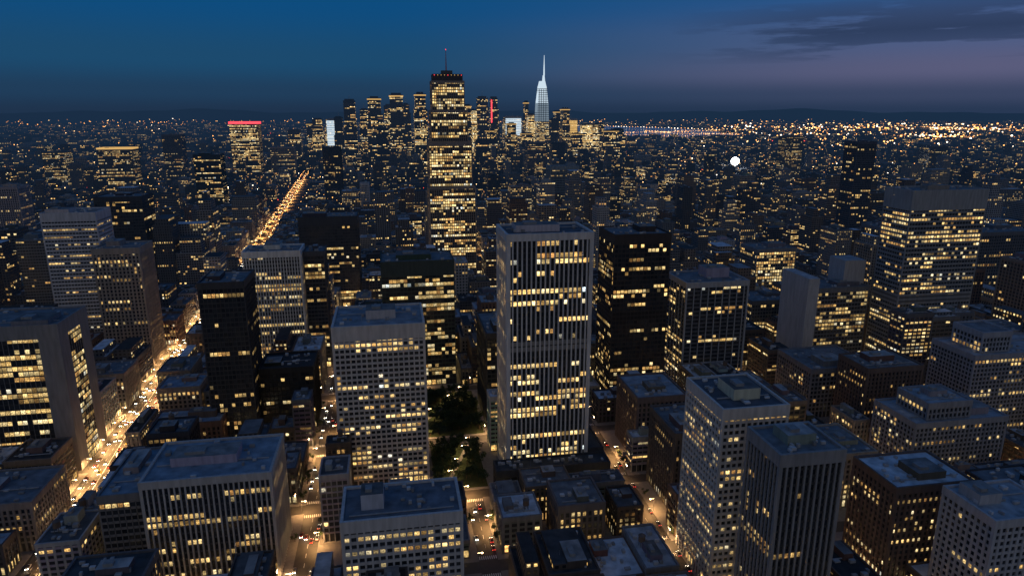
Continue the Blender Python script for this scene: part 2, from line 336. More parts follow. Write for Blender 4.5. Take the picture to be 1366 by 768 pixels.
H("lit_stone_block", 262, 300, 352, 38, 40, bay=3.4, pw=1.2, pc=(.36, .3, .24), lit=.45, st=1.3)
H("low_brick_building", 87, 114, 338, 30, 28, bay=3.4, pw=1.4, pc=(.15, .13, .13), lit=.15)
H("pale_apartment_tower", 498, 542, 478, 66, 30, bay=3.3, pw=1.2, pc=(.36, .36, .39), lit=.1)
H("dark_rooftop_block", -375, -318, 650, 72, 40, bay=3.4, pw=.5, pc=(.06, .06, .06), lit=.15, roofcol=(.05, .06, .07))

# tall stepped skyscraper in the middle with antenna
b = MB()
kw = dict(bay=3.0, flo=3.9, pw=.7, pd=.6, sh=1.2, sd=.3, pc=(.28, .23, .20), sc=(.13, .10, .09), lit=.56, st=1.6)
relief(b, 53, 117, 963, 1015, 0, 146, crown=2, **kw)
kw['base'] = False
relief(b, 54, 113, 966, 1012, 147.4, 208, crown=5, **kw)
kw['lit'] = .48
relief(b, 58, 108, 969, 1009, 209.4, 250, crown=2, **kw)
relief(b, 60.5, 104.5, 972, 1006, 251.4, 289, crown=2, **kw)
b.box(62, 103, 973, 1005, 290.3, 299, T_, (.05, .045, .045), topmat=R_)
b.box(75, 90, 982, 996, 299, 304, T_, (.1, .1, .1))
b.cyl(82, 989, .9, .25, 304, 332, T_, (.5, .12, .12), n=8)
b.box(81.6, 82.4, 988.6, 989.4, 331, 332.4, RD_)
for i in range(9): b.box(64+i*4.6, 64.8+i*4.6, 971.6, 972.4, 297, 298, RD_ if i % 4 == 0 else WM_)
heroes.append((52, 118, 962, 1016)); b.obj("stepped_skyscraper")

# spire tower
b = MB()
b.box(744, 813, 3503, 3568, 0, 200, F_, (.2, .22, .24), (thr(.7), .9, .7, 1.4), 6, 5, taper=3)
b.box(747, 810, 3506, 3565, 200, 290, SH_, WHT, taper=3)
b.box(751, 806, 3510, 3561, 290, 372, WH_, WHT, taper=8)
for i in range(18): ring(b, 747+i*.7, 810-i*.7, 3507, 3564, 204+i*9, 207+i*9, 1.5, 1, T_, (.08, .1, .12))
for q in (757, 768, 780, 792): b.box(q, q+1.8, 3503, 3507, 200, 360, T_, (.08, .1, .12))
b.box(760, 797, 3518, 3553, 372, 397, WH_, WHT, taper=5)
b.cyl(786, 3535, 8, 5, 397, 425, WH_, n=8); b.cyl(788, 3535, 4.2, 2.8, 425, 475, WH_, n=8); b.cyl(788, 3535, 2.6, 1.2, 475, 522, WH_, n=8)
heroes.append((735, 820, 3495, 3575)); b.obj("spire_skyscraper")

# distant downtown cluster: x0,x1,y,z,kind
far = [(-321, -258, 3692, 216, 'w'), (-386, -330, 3705, 216, 'l'), (-208, -148, 3415, 306, 'd'), (-92, -22, 3168, 314, 'd2'), (6, 72, 3151, 328, 'd2'),
       (114, 172, 3132, 332, 'l'), (385, 454, 3566, 262, 'b'), (446, 507, 3556, 324, 'd'), (611, 709, 3697, 226, 'W'), (718, 740, 3679, 304, 'l'),
       (934, 1005, 3642, 214, 'W2'), (985, 1083, 3514, 188, 'b'), (937, 1016, 2982, 170, 'd2'), (515, 552, 3545, 322, 'r'), (556, 602, 3800, 270, 'd'),
       (-24, 26, 3500, 284, 'l'), (68, 114, 3600, 290, 'd'), (200, 250, 3300, 250, 'l'), (270, 330, 3400, 215, 'd'), (338, 384, 3250, 282, 'd2'),
       (-142, -92, 3600, 264, 'l'), (-262, -215, 3500, 226, 'd'), (840, 900, 3600, 215, 'd'), (1090, 1140, 3600, 190, 'l'), (1150, 1220, 3500, 165, 'd'),
       (-480, -420, 3500, 165, 'd'), (630, 690, 3300, 150, 'd2'), (540, 590, 3200, 200, 'l'), (430, 480, 3100, 170, 'd2'), (850, 910, 3200, 150, 'l'),
       (-50, 0, 2900, 185, 'd'), (230, 290, 2800, 160, 'l'), (330, 390, 2700, 145, 'd'), (660, 720, 2800, 125, 'd'), (120, 180, 2600, 120, 'l'), (690, 725, 3450, 240, 'b'), (830, 868, 3300, 268, 'd2'),
       (905, 940, 3750, 255, 'l'), (400, 436, 3850, 285, 'd'), (-430, -395, 3850, 190, 'l')]
for x0, x1, y, z, k in far:
    b = MB(); dp = R.uniform(45, 70)
    lit = {'w': .6, 'l': .42, 'd': .15, 'd2': .3, 'b': .95, 'W': .5, 'W2': .5, 'r': .15}[k]
    wc = {'w': .3, 'W': .3, 'W2': .3}.get(k, R.uniform(.02, .08))
    c = (wc, wc, wc*1.1)
    t1 = R.uniform(.6, .85)
    st_ = 3.2 if k == 'b' else 2.3
    b.box(x0, x1, y, y+dp, 0, z*t1, F_, c, (thr(lit), .75, .6, st_), 6, 6)
    i = (x1-x0)*R.uniform(.04, .12)
    b.box(x0+i, x1-i, y+i, y+dp-i, z*t1, z*.97, F_, c, (thr(lit), .75, .6, st_), 6, 6)
    ring(b, x0+i, x1-i, y+i, y+dp-i, z*.97-3, z*.97+2, 1, 1, T_, c)
    b.box(x0+2.5*i, x1-2.5*i, y+3*i, y+dp-3*i, z*.97, z, T_, c)
    if k in ('w', 'W', 'W2'):
        m = WH_ if k != 'W2' else WM_
        q = z*.42 if k != 'w' else z*.6
        nfl = int(q/9)
        for j in range(nfl):
            zz = z*.95-(j+1)*9
            b.box(x0+i+3, x1-i-3, y+i-2.2 if zz > z*t1 else y-1.2, y+i-.2 if zz > z*t1 else y-.2, zz, zz+7.0, m, c, bottom=True)
    if k == 'r': b.box(x0+i, x0+i+6, y-1, y+1, z*.6, z*.95, RD_, c)
    if k in ('d2', 'l') and R.random() < .7: ring(b, x0+i, x1-i, y+i, y+dp-i, z*.95, z*.965, 2.5, 1, WM_, c)
    if R.random() < .5:
        xc = (x0+x1)/2; b.cyl(xc, y+dp/2, 1.2, .4, z, z+R.uniform(12, 34), T_, (.4, .4, .4), n=6)
    heroes.append((x0, x1, y, y+dp)); b.obj("downtown_skyscraper")

# ------------------------------------------------------------------ street plan
DIAG = [(120, -186), (200, -190), (376, -203), (596, -221), (704, -226), (1376, -251), (2685, -327), (4000, -400)]
def diagx(y):
    for (a, xa), (b_, xb) in zip(DIAG, DIAG[1:]):
        if y <= b_: return xa+(xb-xa)*(y-a)/(b_-a)
    return -400
AV = [(-860, 6, 120, 1700), (-750, 6, 120, 1700), (-640, 6, 120, 1700), (-530, 6, 120, 1700), (-425, 6, 120, 1700), (-310, 5, 120, 620), (-58, 6, 120, 880), (46, 5.5, 120, 414),
      (150, 7, 120, 1700), (238, 6, 120, 1700), (325, 6, 120, 1700), (427, 5, 120, 550), (550, 6, 120, 1700), (665, 6, 120, 700), (780, 6, 120, 1700), (890, 6, 120, 1700),
      (1000, 6, 120, 1700), (1110, 6, 120, 1700), (1220, 6, 120, 1700), (1330, 6, 400, 1700), (1440, 6, 600, 1700)]
CS = [240, 333, 410, 490, 592, 700, 790, 880, 955, 1040, 1125, 1210, 1295, 1380, 1465, 1550, 1640]
def inhero(x0, x1, y0, y1, m=2.5):
    for a, b_, c, d in heroes:
        if x0 < b_+m and x1 > a-m and y0 < d+m and y1 > c-m: return True
    return False
PARKS = [(20, 58, 417, 484), (-8, 66, 497, 586)]
def inpark(x0, x1, y0, y1):
    return any(x0 < p[1] and x1 > p[0] and y0 < p[3] and y1 > p[2] for p in PARKS)
road = MB(); mark = MB(); pave = MB()
def rquad(b_, x0, x1, y0, y1, z, m=0): b_.quad([(x0, y0, z), (x1, y0, z), (x1, y1, z), (x0, y1, z)], m, (1, 1, 1))
lampspots = []
for x, hw, ya, yb in AV:
    rquad(road, x-hw, x+hw, ya, yb, .05)
    y = ya+5
    while y < min(yb, 1100):
        if not any(abs(y-c) < 9 for c in CS):
            rquad(mark, x-.12, x+.12, y, y+4, .09)
        y += 9
    for c in CS:
        if c < 900 and ya < c < yb:
            for k in range(int(hw*2/1.2)):
                xx = x-hw+.4+k*1.2
                rquad(mark, xx, xx+.55, c-9.5, c-6.5, .09); rquad(mark, xx, xx+.55, c+6.5, c+9.5, .09)
    y = max(ya, 190); k = 0
    st = 36 if abs(x) < 560 else 80
    while y < min(yb, 1500):
        lampspots.append((x+(hw+1.2)*(1 if k % 2 else -1), y, 0 if k % 2 else math.pi, 0)); y += st*(1 if y < 800 else 1.8); k += 1
HWD = 10
for (a, xa), (b_, xb) in zip(DIAG, DIAG[1:]):
    road.quad([(xa-HWD, a, .06), (xa+HWD, a, .06), (xb+HWD, b_, .06), (xb-HWD, b_, .06)], 0, (1, 1, 1))
y = 150
while y < 1300:
    for off in (-6.6, -3.3, 3.3, 6.6):
        x = diagx(y)+off; rquad(mark, x-.1, x+.1, y, y+3.5, .1)
    x = diagx(y); x2 = diagx(y+8)
    mark.quad([(x-.25, y, .1), (x+.25, y, .1), (x2+.25, y+8, .1), (x2-.25, y+8, .1)], 0, (1, 1, 1))
    y += 8
y = 190; k = 0
while y < 2700:
    if y < 900:
        for sgn in (-1, 1): lampspots.append((diagx(y)+sgn*(HWD+1.2), y, 0 if sgn > 0 else math.pi, 1))
    else:
        sgn = 1 if k % 2 else -1; lampspots.append((diagx(y)+sgn*(HWD+1.2), y, 0 if sgn > 0 else math.pi, 2))
    k += 1
    y += 30 if y < 900 else 38
for c in CS:
    rquad(road, -900, 1500, c-5, c+5, .045)
    x = -700
    while x < 1100:
        if c < 800: lampspots.append((x, c+6, math.pi/2, 3))
        x += 45
def blocks():
    ys = [120]+CS+[1720]
    for i in range(len(ys)-1):
        y0, y1 = ys[i]+5, ys[i+1]-5
        ym = (y0+y1)/2
        xs = [(x-hw, x+hw) for x, hw, ya, yb in AV if ya < ym < yb]
        d0, d1 = diagx(y0), diagx(y1)
        xs.append((min(d0, d1)-HWD, max(d0, d1)+HWD)); xs.sort()
        prev = -900
        for a, b2 in xs:
            if a-prev > 14: yield (prev, a, y0, y1)
            prev = b2
        if 1500-prev > 14: yield (prev, 1500, y0, y1)
blk = list(blocks())
for x0, x1, y0, y1 in blk:
    pave.box(x0, x1, y0, y1, 0, .17, 0, (1, 1, 1), topmat=0)
m_as = plain("asphalt", (.06, .057, .054), .6, .3, .35)
m_pv = plain("paving_concrete", (.2, .19, .18), .85, .4, .3)
m_mk = plain("road_paint", (.7, .7, .68), .7, 2, .1)
road.obj("road", [m_as]); mark.obj("road_markings", [m_mk]); pave.obj("pavement", [m_pv])

# ------------------------------------------------------------------ filler buildings
def infan(x, y, m=6.0):
    a = math.degrees(math.atan2(x, y)) - 10
    return abs(a) < 37.5+m
palette = [(.34, .33, .33), (.25, .245, .25), (.17, .11, .085), (.19, .145, .115), (.12, .095, .08), (.28, .25, .22), (.1, .1, .11), (.06, .06, .07), (.38, .38, .4), (.17, .17, .18), (.22, .18, .155), (.08, .08, .085), (.1, .08, .07), (.15, .155, .175)]
def filler_height(x, y):
    r = R.random()
    if y < 520:
        h = R.uniform(12, 32)
        if r > .85: h = R.uniform(32, 46)
        if abs(x) > 330 and y > 380 and r > .6: h = R.uniform(45, 85)
    elif y < 900:
        h = R.uniform(12, 42)
        if r > .8: h = R.uniform(42, 72)
        if (x > 540 or x < -380) and r > .8: h = R.uniform(70, 115)
    else:
        h = R.uniform(12, 40)
        if r > .75: h = R.uniform(40, 75)
        if r > .94: h = R.uniform(75, 120)
        dx = x-diagx(y)
        if -30 < dx < 95: h = R.uniform(9, 16) if dx < 60 else R.uniform(12, 24)
    return h
nfill = 0
for bx0, bx1, by0, by1 in blk:
    if not (infan(bx0, by1) or infan(bx1, by1)): continue
    rows = 2 if by1-by0 > 55 else 1
    rd = (by1-by0-7)/rows
    for r_ in range(rows):
        y0 = by0+3.5+r_*rd; x = bx0+3.5
        while x < bx1-12:
            w = R.uniform(14, 30) if y0 < 900 else R.uniform(16, 40)
            if R.random() < .12: w *= 1.5
            if bx1-3.5-(x+w) < 12: w = bx1-3.5-x
            if w > 60: w = 30
            xa, xb = x, x+w-R.choice((.3, .3, 1.5))
            ya, yb = y0+R.uniform(0, 1.5), y0+rd-R.choice((.4, 1.0, 4.0, 7.0))
            x += w
            if not infan((xa+xb)/2, ya): continue
            if inhero(xa, xb, ya, yb, 1.5):
                ok = False
                for (ta, tb, tc, td) in ((xa, xb, ya, (ya+yb)/2-1), (xa, xb, (ya+yb)/2+1, yb), (xa, (xa+xb)/2-1, ya, yb), ((xa+xb)/2+1, xb, ya, yb)):
                    if tb-ta > 8 and td-tc > 8 and not inhero(ta, tb, tc, td, 1.0): xa, xb, ya, yb = ta, tb, tc, td; ok = True; break
                if not ok: continue
            if inpark(xa, xb, ya, yb): continue
            if min(abs(diagx(ya)-q) for q in (xa, xb)) < HWD+3 or (xa < diagx(ya) < xb): continue
            if R.random() < .035: continue
            h = filler_height(xa, ya)
            if 250 < xa < 310 and ya < 345: h = min(h, 16)
            if 15 < xa < 145 and ya < 420: h = min(h, 24)
            flo = R.uniform(3.2, 3.9); h = max(2, round(h/flo))*flo
            c = R.choice(palette); k = R.uniform(.75, 1.15); c = tuple(q*k for q in c)
            lit = R.choice((0, .03, .05, .08, .1, .14, .18, .25, .35, .55)); st = R.uniform(.7, 1.7)
            if ya > 720: lit = R.choice((0, 0, .02, .04, .07, .1, .15, .22, .4))
            g = R.choice((.04, .06, .1, .16, .25, .4, .6)); rc = (g*.92, g, g*1.1)
            b = MB()
            style = R.random()
            if ya < 720:
                if h > 36 and style < .5: a = dict(pw=R.uniform(.5, 1.3), pd=.5, sh=1.2, sd=.25)
                elif style < .75: a = dict(pw=R.uniform(1.2, 1.9), pd=.3, sh=R.uniform(1.2, 1.7), sd=.22)
                else: a = dict(pw=.4, pd=.25, sh=1.8, sd=.4)
                relief(b, xa, xb, ya, yb, 0, h, bay=R.uniform(2.9, 4.4), flo=flo, pc=c, sc=tuple(q*R.uniform(.6, 1) for q in c), lit=lit, st=st, crown=R.uniform(1, 2.5), parapet=R.uniform(.7, 1.3), roofcol=rc, **a)
                nm = "low_rise_building" if h < 30 else "mid_rise_building"
                roof_kit(b, xa+.8, xb-.8, ya+.8, yb-.8, h, c, dens=1.6)
                if R.random() < .28 and xb-xa > 10:
                    tx, ty = xa+(xb-xa)*R.uniform(.25, .75), ya+(yb-ya)*R.uniform(.3, .7)
                    for sx in (-1, 1):
                        for sy in (-1, 1): b.box(tx+sx*1.1-.12, tx+sx*1.1+.12, ty+sy*1.1-.12, ty+sy*1.1+.12, h, h+3.2, T_, (.1, .1, .1))
                    b.cyl(tx, ty, 1.9, 1.8, h+3.2, h+6.6, T_, (.16, .11, .08), n=12); b.cyl(tx, ty, 2.05, .1, h+6.6, h+8, T_, (.12, .1, .09), n=12, cap=False)
                if R.random() < .3 and xb-xa > 14 and yb-ya > 14:
                    b.box(xa+3, xb-4, ya+4, yb-3, h+.02, h+flo*R.choice((1, 2, 3)), F_, c, (thr(lit), .5, .5, st), 3.5, flo, topcol=rc)
            else:
                gw, gh = R.uniform(.4, .85), R.uniform(.4, .65)
                b.box(xa, xb, ya, yb, 0, 5, F_, c, (thr(.5), .75, .7, 1.5), 5, 5)
                b.box(xa, xb, ya, yb, 5, h, F_, c, (thr(lit), gw, gh, st), R.uniform(2.8, 4), flo, topcol=rc)
                ring(b, xa, xb, ya, yb, h-1, h+1, .25, .4, T_, c)
                roof_kit(b, xa+.8, xb-.8, ya+.8, yb-.8, h, c, dens=.6)
                if h > 50 and R.random() < .6:
                    i = R.uniform(2.5, 5)
                    if xb-xa > 4*i and yb-ya > 4*i:
                        b.box(xa+i, xb-i, ya+i, yb-i, h+.02, h+R.uniform(8, 24), F_, c, (thr(lit), gw, gh, st), 3.4, flo, topcol=rc)
                nm = "low_rise_building" if h < 30 else ("mid_rise_building" if h < 60 else "city_tower")
            b.obj(nm); nfill += 1

# ------------------------------------------------------------------ distant city fabric
def water(x, y): return (x-2900)**2/1300**2+(y-9500)**2/3300**2 < 1
b = MB(); lights = MB()
def dotbox(x, y, z, s, mi):
    lights.box(x-s/2, x+s/2, y-s/2, y+s/2, z, z+s, mi, (1, 1, 1), topmat=mi)
def fill_far(ya, yb, sp, gap):
    y = ya
    while y < yb:
        xm = y*math.tan(math.radians(54)); xl = -y*math.tan(math.radians(36))
        x = xl
        while x < xm:
            x += sp*R.uniform(.9, 1.4)
            if R.random() < .14: x += gap
            dx = x-diagx(y)
            if -24-sp*.85 < dx < 24 and y < 3000: continue
            if water(x, y): continue
            w, d = sp*R.uniform(.45, .85), sp*R.uniform(.4, .75)
            if inhero(x, x+w, y, y+d, 4): continue
            h = min(80, 10+R.expovariate(1/11.0))
            if R.random() < .012: h = R.uniform(60, 115)
            dc = math.hypot(x-350, (y-3300)*.7)
            if dc < 900 and R.random() < .35: h = R.uniform(40, 130)*(1-dc/1500)
            if y > 5000: h = min(h, 50)
            if -20 < dx < 110 and y < 3000: h = R.uniform(8, 14)
            g = R.choice((.03, .05, .08, .14, .25)); c = (g, g, g*1.05)
            lit = R.choice((0, 0, .01, .03, .05, .08, .12, .2, .4)) if R.random() < .7 else 0
            cell = 3.6 if y < 2500 else 5.5 if y < 4500 else 8
            y_ = y+R.uniform(-.15, .15)*sp
            b.box(x, x+w, y_, y_+d, 0, h, F_, c, (thr(lit), .7, .6, R.uniform(.6, 2.2)), cell, cell, topcol=(g*.8, g*.9, g))
            if h > 25 and y < 3500: b.box(x+w*.3, x+w*.7, y_+d*.3, y_+d*.7, h, h+4, T_, c)
        y += sp*R.uniform(.85, 1.1)
fill_far(1730, 3800, 44, 16)
fill_far(3800, 7000, 85, 40)
fill_far(7000, 14000, 190, 80)
b.obj("distant_city_blocks")

lm = [emis("sodium_light", (1, .42, .1), 7, True), emis("warm_light", (1, .6, .25), 7, True), emis("white_light", (1, .85, .65), 9, True), emis("red_light", (1, .08, .05), 4, True), emis("dim_sodium_light", (1, .42, .12), 1.8, True), emis("bright_flood", (.95, .97, 1), 30)]
def pol(bear, d): a = math.radians(bear); return d*math.sin(a), d*math.cos(a)
for i in range(8000):
    bear = R.uniform(-33, 53); inv = R.uniform(1/22000., 1/1500.)
    d = 1/inv; x, y = pol(bear, d)
    if water(x, y) or (y < 1700) or inhero(x, x, y, y, 3): continue
    if math.sin(x*.0021+1)*math.sin(y*.0017)+math.sin(x*.0007)*.6 < R.uniform(-1.0, 1.0): continue
    s = d*R.uniform(.0003, .0008)
    dotbox(x, y, R.uniform(5, 30) if d < 6000 else R.uniform(5, 50), s, R.choices((0, 1, 2, 3, 4), (4, 3, 1.2, .3, 9))[0])
def lane(x0, y0, x1, y1, step, size, mi=(0, 1), jit=6, zr=(3, 10)):
    n = int(math.hypot(x1-x0, y1-y0)/step)
    for i in range(n):
        t = i/n; dotbox(x0+(x1-x0)*t+R.uniform(-jit, jit), y0+(y1-y0)*t+R.uniform(-jit, jit), R.uniform(*zr), size*R.uniform(.6, 1.2), R.choice(mi))
lane(-950, 2760, -800, 3000, 9, 3.2, (1, 2, 0)); lane(-1400, 2500, -950, 2760, 16, 2.6); lane(1430, 2660, 1750, 2350, 9, 3, (2, 1)); lane(1750, 2350, 2300, 2000, 18, 2.4)
lane(1000, 2500, 1430, 2660, 20, 2.4); lane(1300, 1900, 1900, 1750, 14, 2.2); lane(1500, 3400, 3200, 3100, 12, 4)
for (ya_, xa_), (yb_, xb_) in zip(DIAG[4:], DIAG[5:]):
    for off in (-10, -3, 9):
        s0_ = max(ya_, 1000); xx_ = xa_+(xb_-xa_)*(s0_-ya_)/(yb_-ya_); e0_ = min(yb_, 3000); xe_ = xa_+(xb_-xa_)*(e0_-ya_)/(yb_-ya_)
        lane(xx_+off, s0_, xe_+off, e0_, 17 if abs(off) > 8 else 26, 1.15 if abs(off) > 8 else .8, (0, 0, 1, 4) if abs(off) > 8 else (1, 2, 3, 4), 3, (7, 9) if abs(off) > 8 else (.6, .9))
for k in range(40):
    bx = R.uniform(-4500, 6500); by = R.uniform(2600, 9000); a = R.choice((0, 0, math.pi/2, 2.2))+R.uniform(-.1, .15)
    ln = R.uniform(400, 1900); lane(bx, by, bx+ln*math.cos(a), by+ln*math.sin(a), 24, by*.0007, (0, 1, 4), 8)
for i in range(1250):
    d = R.choice((R.uniform(5500, 9500), R.uniform(9000, 15000), R.uniform(7200, 8000), R.uniform(10500, 11500))); bear = 10+R.triangular(15, 40, 33)
    x, y = pol(bear, d)
    if water(x, y): continue
    dotbox(x, y, R.uniform(5, 35), d*R.uniform(.0005, .0013), R.choices((0, 1, 2, 4), (4, 4, 2, 5))[0])
for i in range(380):
    d = R.uniform(9000, 20000); bear = R.uniform(8, 48); x, y = pol(bear, d)
    if water(x, y): continue
    dotbox(x, y, 10, d*R.uniform(.0004, .0009), R.choice((0, 1, 4, 4)))
for i in range(260):
    d = R.uniform(9000, 20000); bear = R.uniform(-30, 8); x, y = pol(bear, d)
    dotbox(x, y, 10, d*R.uniform(.0004, .0008), R.choice((0, 4, 4)))
lane(4300, 7900, 2000, 13500, 60, 7, (1, 2, 0), 6, (20, 30))
lights.obj("distant_city_lights", lm)
b = MB(); b.cyl(1405, 2659, .8, .5, 0, 12, 0, n=8)
for k in range(6):
    a0, a1 = math.pi*k/6, math.pi*(k+1)/6; b.cyl(1405, 2659, max(.1, 16*math.sin(a0)), max(.1, 16*math.sin(a1)), 50-16*math.cos(a0), 50-16*math.cos(a1), 1, n=14, cap=False)
b.cyl(1405, 2659, .7, .5, 12, 36, 0, n=8)
b.obj("floodlight_mast", [m_mk, lm[5]])

# ------------------------------------------------------------------ ground, hills, water
m, nt = newmat("ground")
g = N(nt, "ShaderNodeNewGeometry"); no = N(nt, "ShaderNodeTexNoise"); no.inputs["Scale"].default_value = .004; no.inputs["Detail"].default_value = 8
L(nt, g.outputs["Position"], no.inputs["Vector"])
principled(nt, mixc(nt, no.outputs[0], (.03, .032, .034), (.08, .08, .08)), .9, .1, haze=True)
m.cycles.emission_sampling = 'NONE'; mg = m
me = bpy.data.meshes.new("ground"); vs = []; fs = []
ringr = [0, 2000, 6000, 15000, 40000, 110000]; n = 48
vs.append((0, 0, 0))
for r_ in ringr[1:]:
    for i in range(n): a = 2*math.pi*i/n; vs.append((r_*math.cos(a), r_*math.sin(a), 0))
for i in range(n): fs.append((0, 1+i, 1+(i+1) % n))
for k in range(len(ringr)-2):
    for i in range(n):
        j = (i+1) % n; fs.append((1+k*n+i, 1+(k+1)*n+i, 1+(k+1)*n+j, 1+k*n+j))
me.from_pydata(vs, [], fs); me.materials.append(mg); COL.objects.link(bpy.data.objects.new("ground", me))
b = MB(); n = 160
for layer, (dist, amp) in enumerate(((26000, 190), (44000, 440))):
    prev = None
    for i in range(n+1):
        a = math.radians(-40+100*i/n); h = amp*(.55+.25*math.sin(i*.17+layer)+.14*math.sin(i*.43+2*layer)+.06*math.sin(i*1.1))
        p = (dist*math.sin(a), dist*math.cos(a)); q = ((dist+6000)*math.sin(a), (dist+6000)*math.cos(a))
        if prev: b.quad([(prev[0][0], prev[0][1], 0), (p[0], p[1], 0), (q[0], q[1], h), (prev[1][0], prev[1][1], prev[2])], 0, (1, 1, 1))
        prev = (p, q, h)
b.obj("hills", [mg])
mw, nt = newmat("bay_water"); p = principled(nt, (.03, .05, .07), .2, .5); p.inputs["Emission Color"].default_value = (.3, .5, 1, 1); p.inputs["Emission Strength"].default_value = .035; mw.cycles.emission_sampling = 'NONE'  # faint blue glow painted into the water, which is no light source
me = bpy.data.meshes.new("water"); me.from_pydata([(2900+1300*(1+.12*math.sin(t*1.1)+.08*math.sin(t*2.7))*math.cos(t*.1309), 9500+3300*(1+.1*math.sin(t*.9))*math.sin(t*.1309), 1.2) for t in range(48)], [], [tuple(range(48))]); me.materials.append(mw)
COL.objects.link(bpy.data.objects.new("water", me))

# ------------------------------------------------------------------ trees
m_leaf = plain("foliage", (.045, .07, .028), .8, 1.2, .55); m_bark = plain("bark", (.09, .07, .05), .9, 3, .3)
def tree_mesh(seed):
    r = random.Random(seed); b = MB(); H_ = r.uniform(9, 13)
    b.cyl(0, 0, .32, .2, 0, H_*.4, 1, n=7, cap=False)
    ends = []
    for i in range(7):
        a = i*2.4+r.random(); rr = r.uniform(1.4, 3.6); z = H_*r.uniform(.5, .95)
        e = (rr*math.cos(a), rr*math.sin(a), z); ends.append(e)
        s0 = Vector((0, 0, H_*.36)); e0 = Vector(e); sd = Vector((-(e0-s0).y, (e0-s0).x, 0)).normalized()*.1
        for off in (sd, Vector((0, 0, .1))):
            b.quad([tuple(s0-off), tuple(s0+off), tuple(e0+off*.3), tuple(e0-off*.3)], 1, (1, 1, 1))
    for e in ends:
        cr = r.uniform(1.4, 2.3)
        for k in range(60):
            d = Vector((r.gauss(0, 1), r.gauss(0, 1), r.gauss(0, .8))); d = d.normalized()*cr*r.uniform(.5, 1.05)
            c = Vector(e)+d; s = r.uniform(.22, .5)
            u = Vector((r.gauss(0, 1), r.gauss(0, 1), r.gauss(0, 1))).normalized(); w = u.cross(d.normalized()+Vector((.01, 0, 0))).normalized()
            b.quad([tuple(c-u*s-w*s*.6), tuple(c+u*s-w*s*.6), tuple(c+u*s+w*s*.6), tuple(c-u*s+w*s*.6)], 0, (1, 1, 1))
    o = b.obj("tree_proto", [m_leaf, m_bark]); me = o.data; bpy.data.objects.remove(o); return me
TM = [tree_mesh(s) for s in (1, 2, 3, 4)]
def tree(x, y, s):
    o = bpy.data.objects.new("deciduous_tree", R.choice(TM)); o.location = (x, y, .16); o.rotation_euler = (0, 0, R.random()*6.28); o.scale = (s, s, s*R.uniform(.85, 1.1)); COL.objects.link(o)
m_gr = plain("grass", (.035, .05, .02), .95, .6, .4)
for px0, px1, py0, py1 in PARKS:
    lawn = MB(); lawn.box(px0+1, px1-1, py0+1, py1-1, .1, .3, 0, (1, 1, 1), topmat=0); lawn.obj("park_lawn", [m_gr])
    pp = MB(); pp.quad([(px0+6, py0+2, .34), (px0+9, py0+2, .34), (px1-6, py1-2, .34), (px1-9, py1-2, .34)], 0, (1, 1, 1)); pp.obj("park_path", [m_pv])
    for i in range(int((px1-px0)*(py1-py0)/50)):
        x, y = R.uniform(px0+3, px1-3), R.uniform(py0+3, py1-3)
        t = (y-py0)/(py1-py0)
        if abs(x-(px0+7.5+t*(px1-px0-15))) < 3 or inhero(x, x, y, y, 4): continue
        tree(x, y, R.uniform(.65, 1.2))
    for t in (.15, .4, .7, .9): lampspots.append((px0+10+t*(px1-px0-15), py0+2+t*(py1-py0-4), 0, 5))
for x, hw, ya, yb in AV:
    if abs(x) > 450: continue
    y = 200
    while y < min(yb, 760):
        for sg in (-1, 1):
            if R.random() < .4 and not any(abs(y-c) < 8 for c in CS) and not inhero(x+sg*(hw+2.2), x+sg*(hw+2.2), y, y, 2): tree(x+sg*(hw+2.0), y, R.uniform(.45, .75))
        y += 11

# ------------------------------------------------------------------ street lamps (lit, cut-off luminaires)
m_pole = plain("lamp_pole_metal", (.15, .15, .15), .5)
m_lens = emis("lamp_lens", (1, .66, .32), 30)
b = MB(); b.cyl(0, 0, .14, .08, 0, 8.6, 0, n=6); b.box(-2.4, .05, -.05, .05, 8.5, 8.62, 0, (1, 1, 1), bottom=True)
b.box(-2.9, -2.1, -.22, .22, 8.5, 8.72, 0, (1, 1, 1)); b.box(-2.85, -2.15, -.2, .2, 8.2, 8.49, 1, (1, 1, 1), bottom=True)
o = b.obj("lp", [m_pole, m_lens]); lme = o.data; bpy.data.objects.remove(o)
def bulb(nm, e, c, sz=158):
    l = bpy.data.lights.new(nm, 'SPOT'); l.energy = e; l.color = c; l.shadow_soft_size = .3; l.spot_size = math.radians(sz); l.spot_blend = .7; return l
ld = [bulb("avenue_bulb", 17000, (1, .51, .18), 168), bulb("boulevard_bulb", 40000, (1, .53, .19), 166), bulb("far_boulevard_bulb", 60000, (1, .45, .12)), bulb("side_street_bulb", 11000, (1, .56, .23), 168), bulb("far_avenue_bulb", 38000, (1, .48, .15), 166), bulb("park_bulb", 4500, (1, .6, .25))]
nl = 0
for x, y, rot, kind in lampspots:
    if inhero(x, x, y, y, 1.2) or not infan(x, y, 2): continue
    o = bpy.data.objects.new("street_lamp", lme); o.location = (x, y, .15); o.rotation_euler = (0, 0, rot); COL.objects.link(o)
    if kind == 0:
        if y > 800:
            if R.random() < .35 or abs(x) > 800: continue
            kind = 4
        elif R.random() < .15: continue
    elif kind == 3 and R.random() < .3: continue
    l = bpy.data.objects.new("bulb", ld[kind]); l.location = (-2.5, 0, 8.0); l.parent = o; COL.objects.link(l); nl += 1

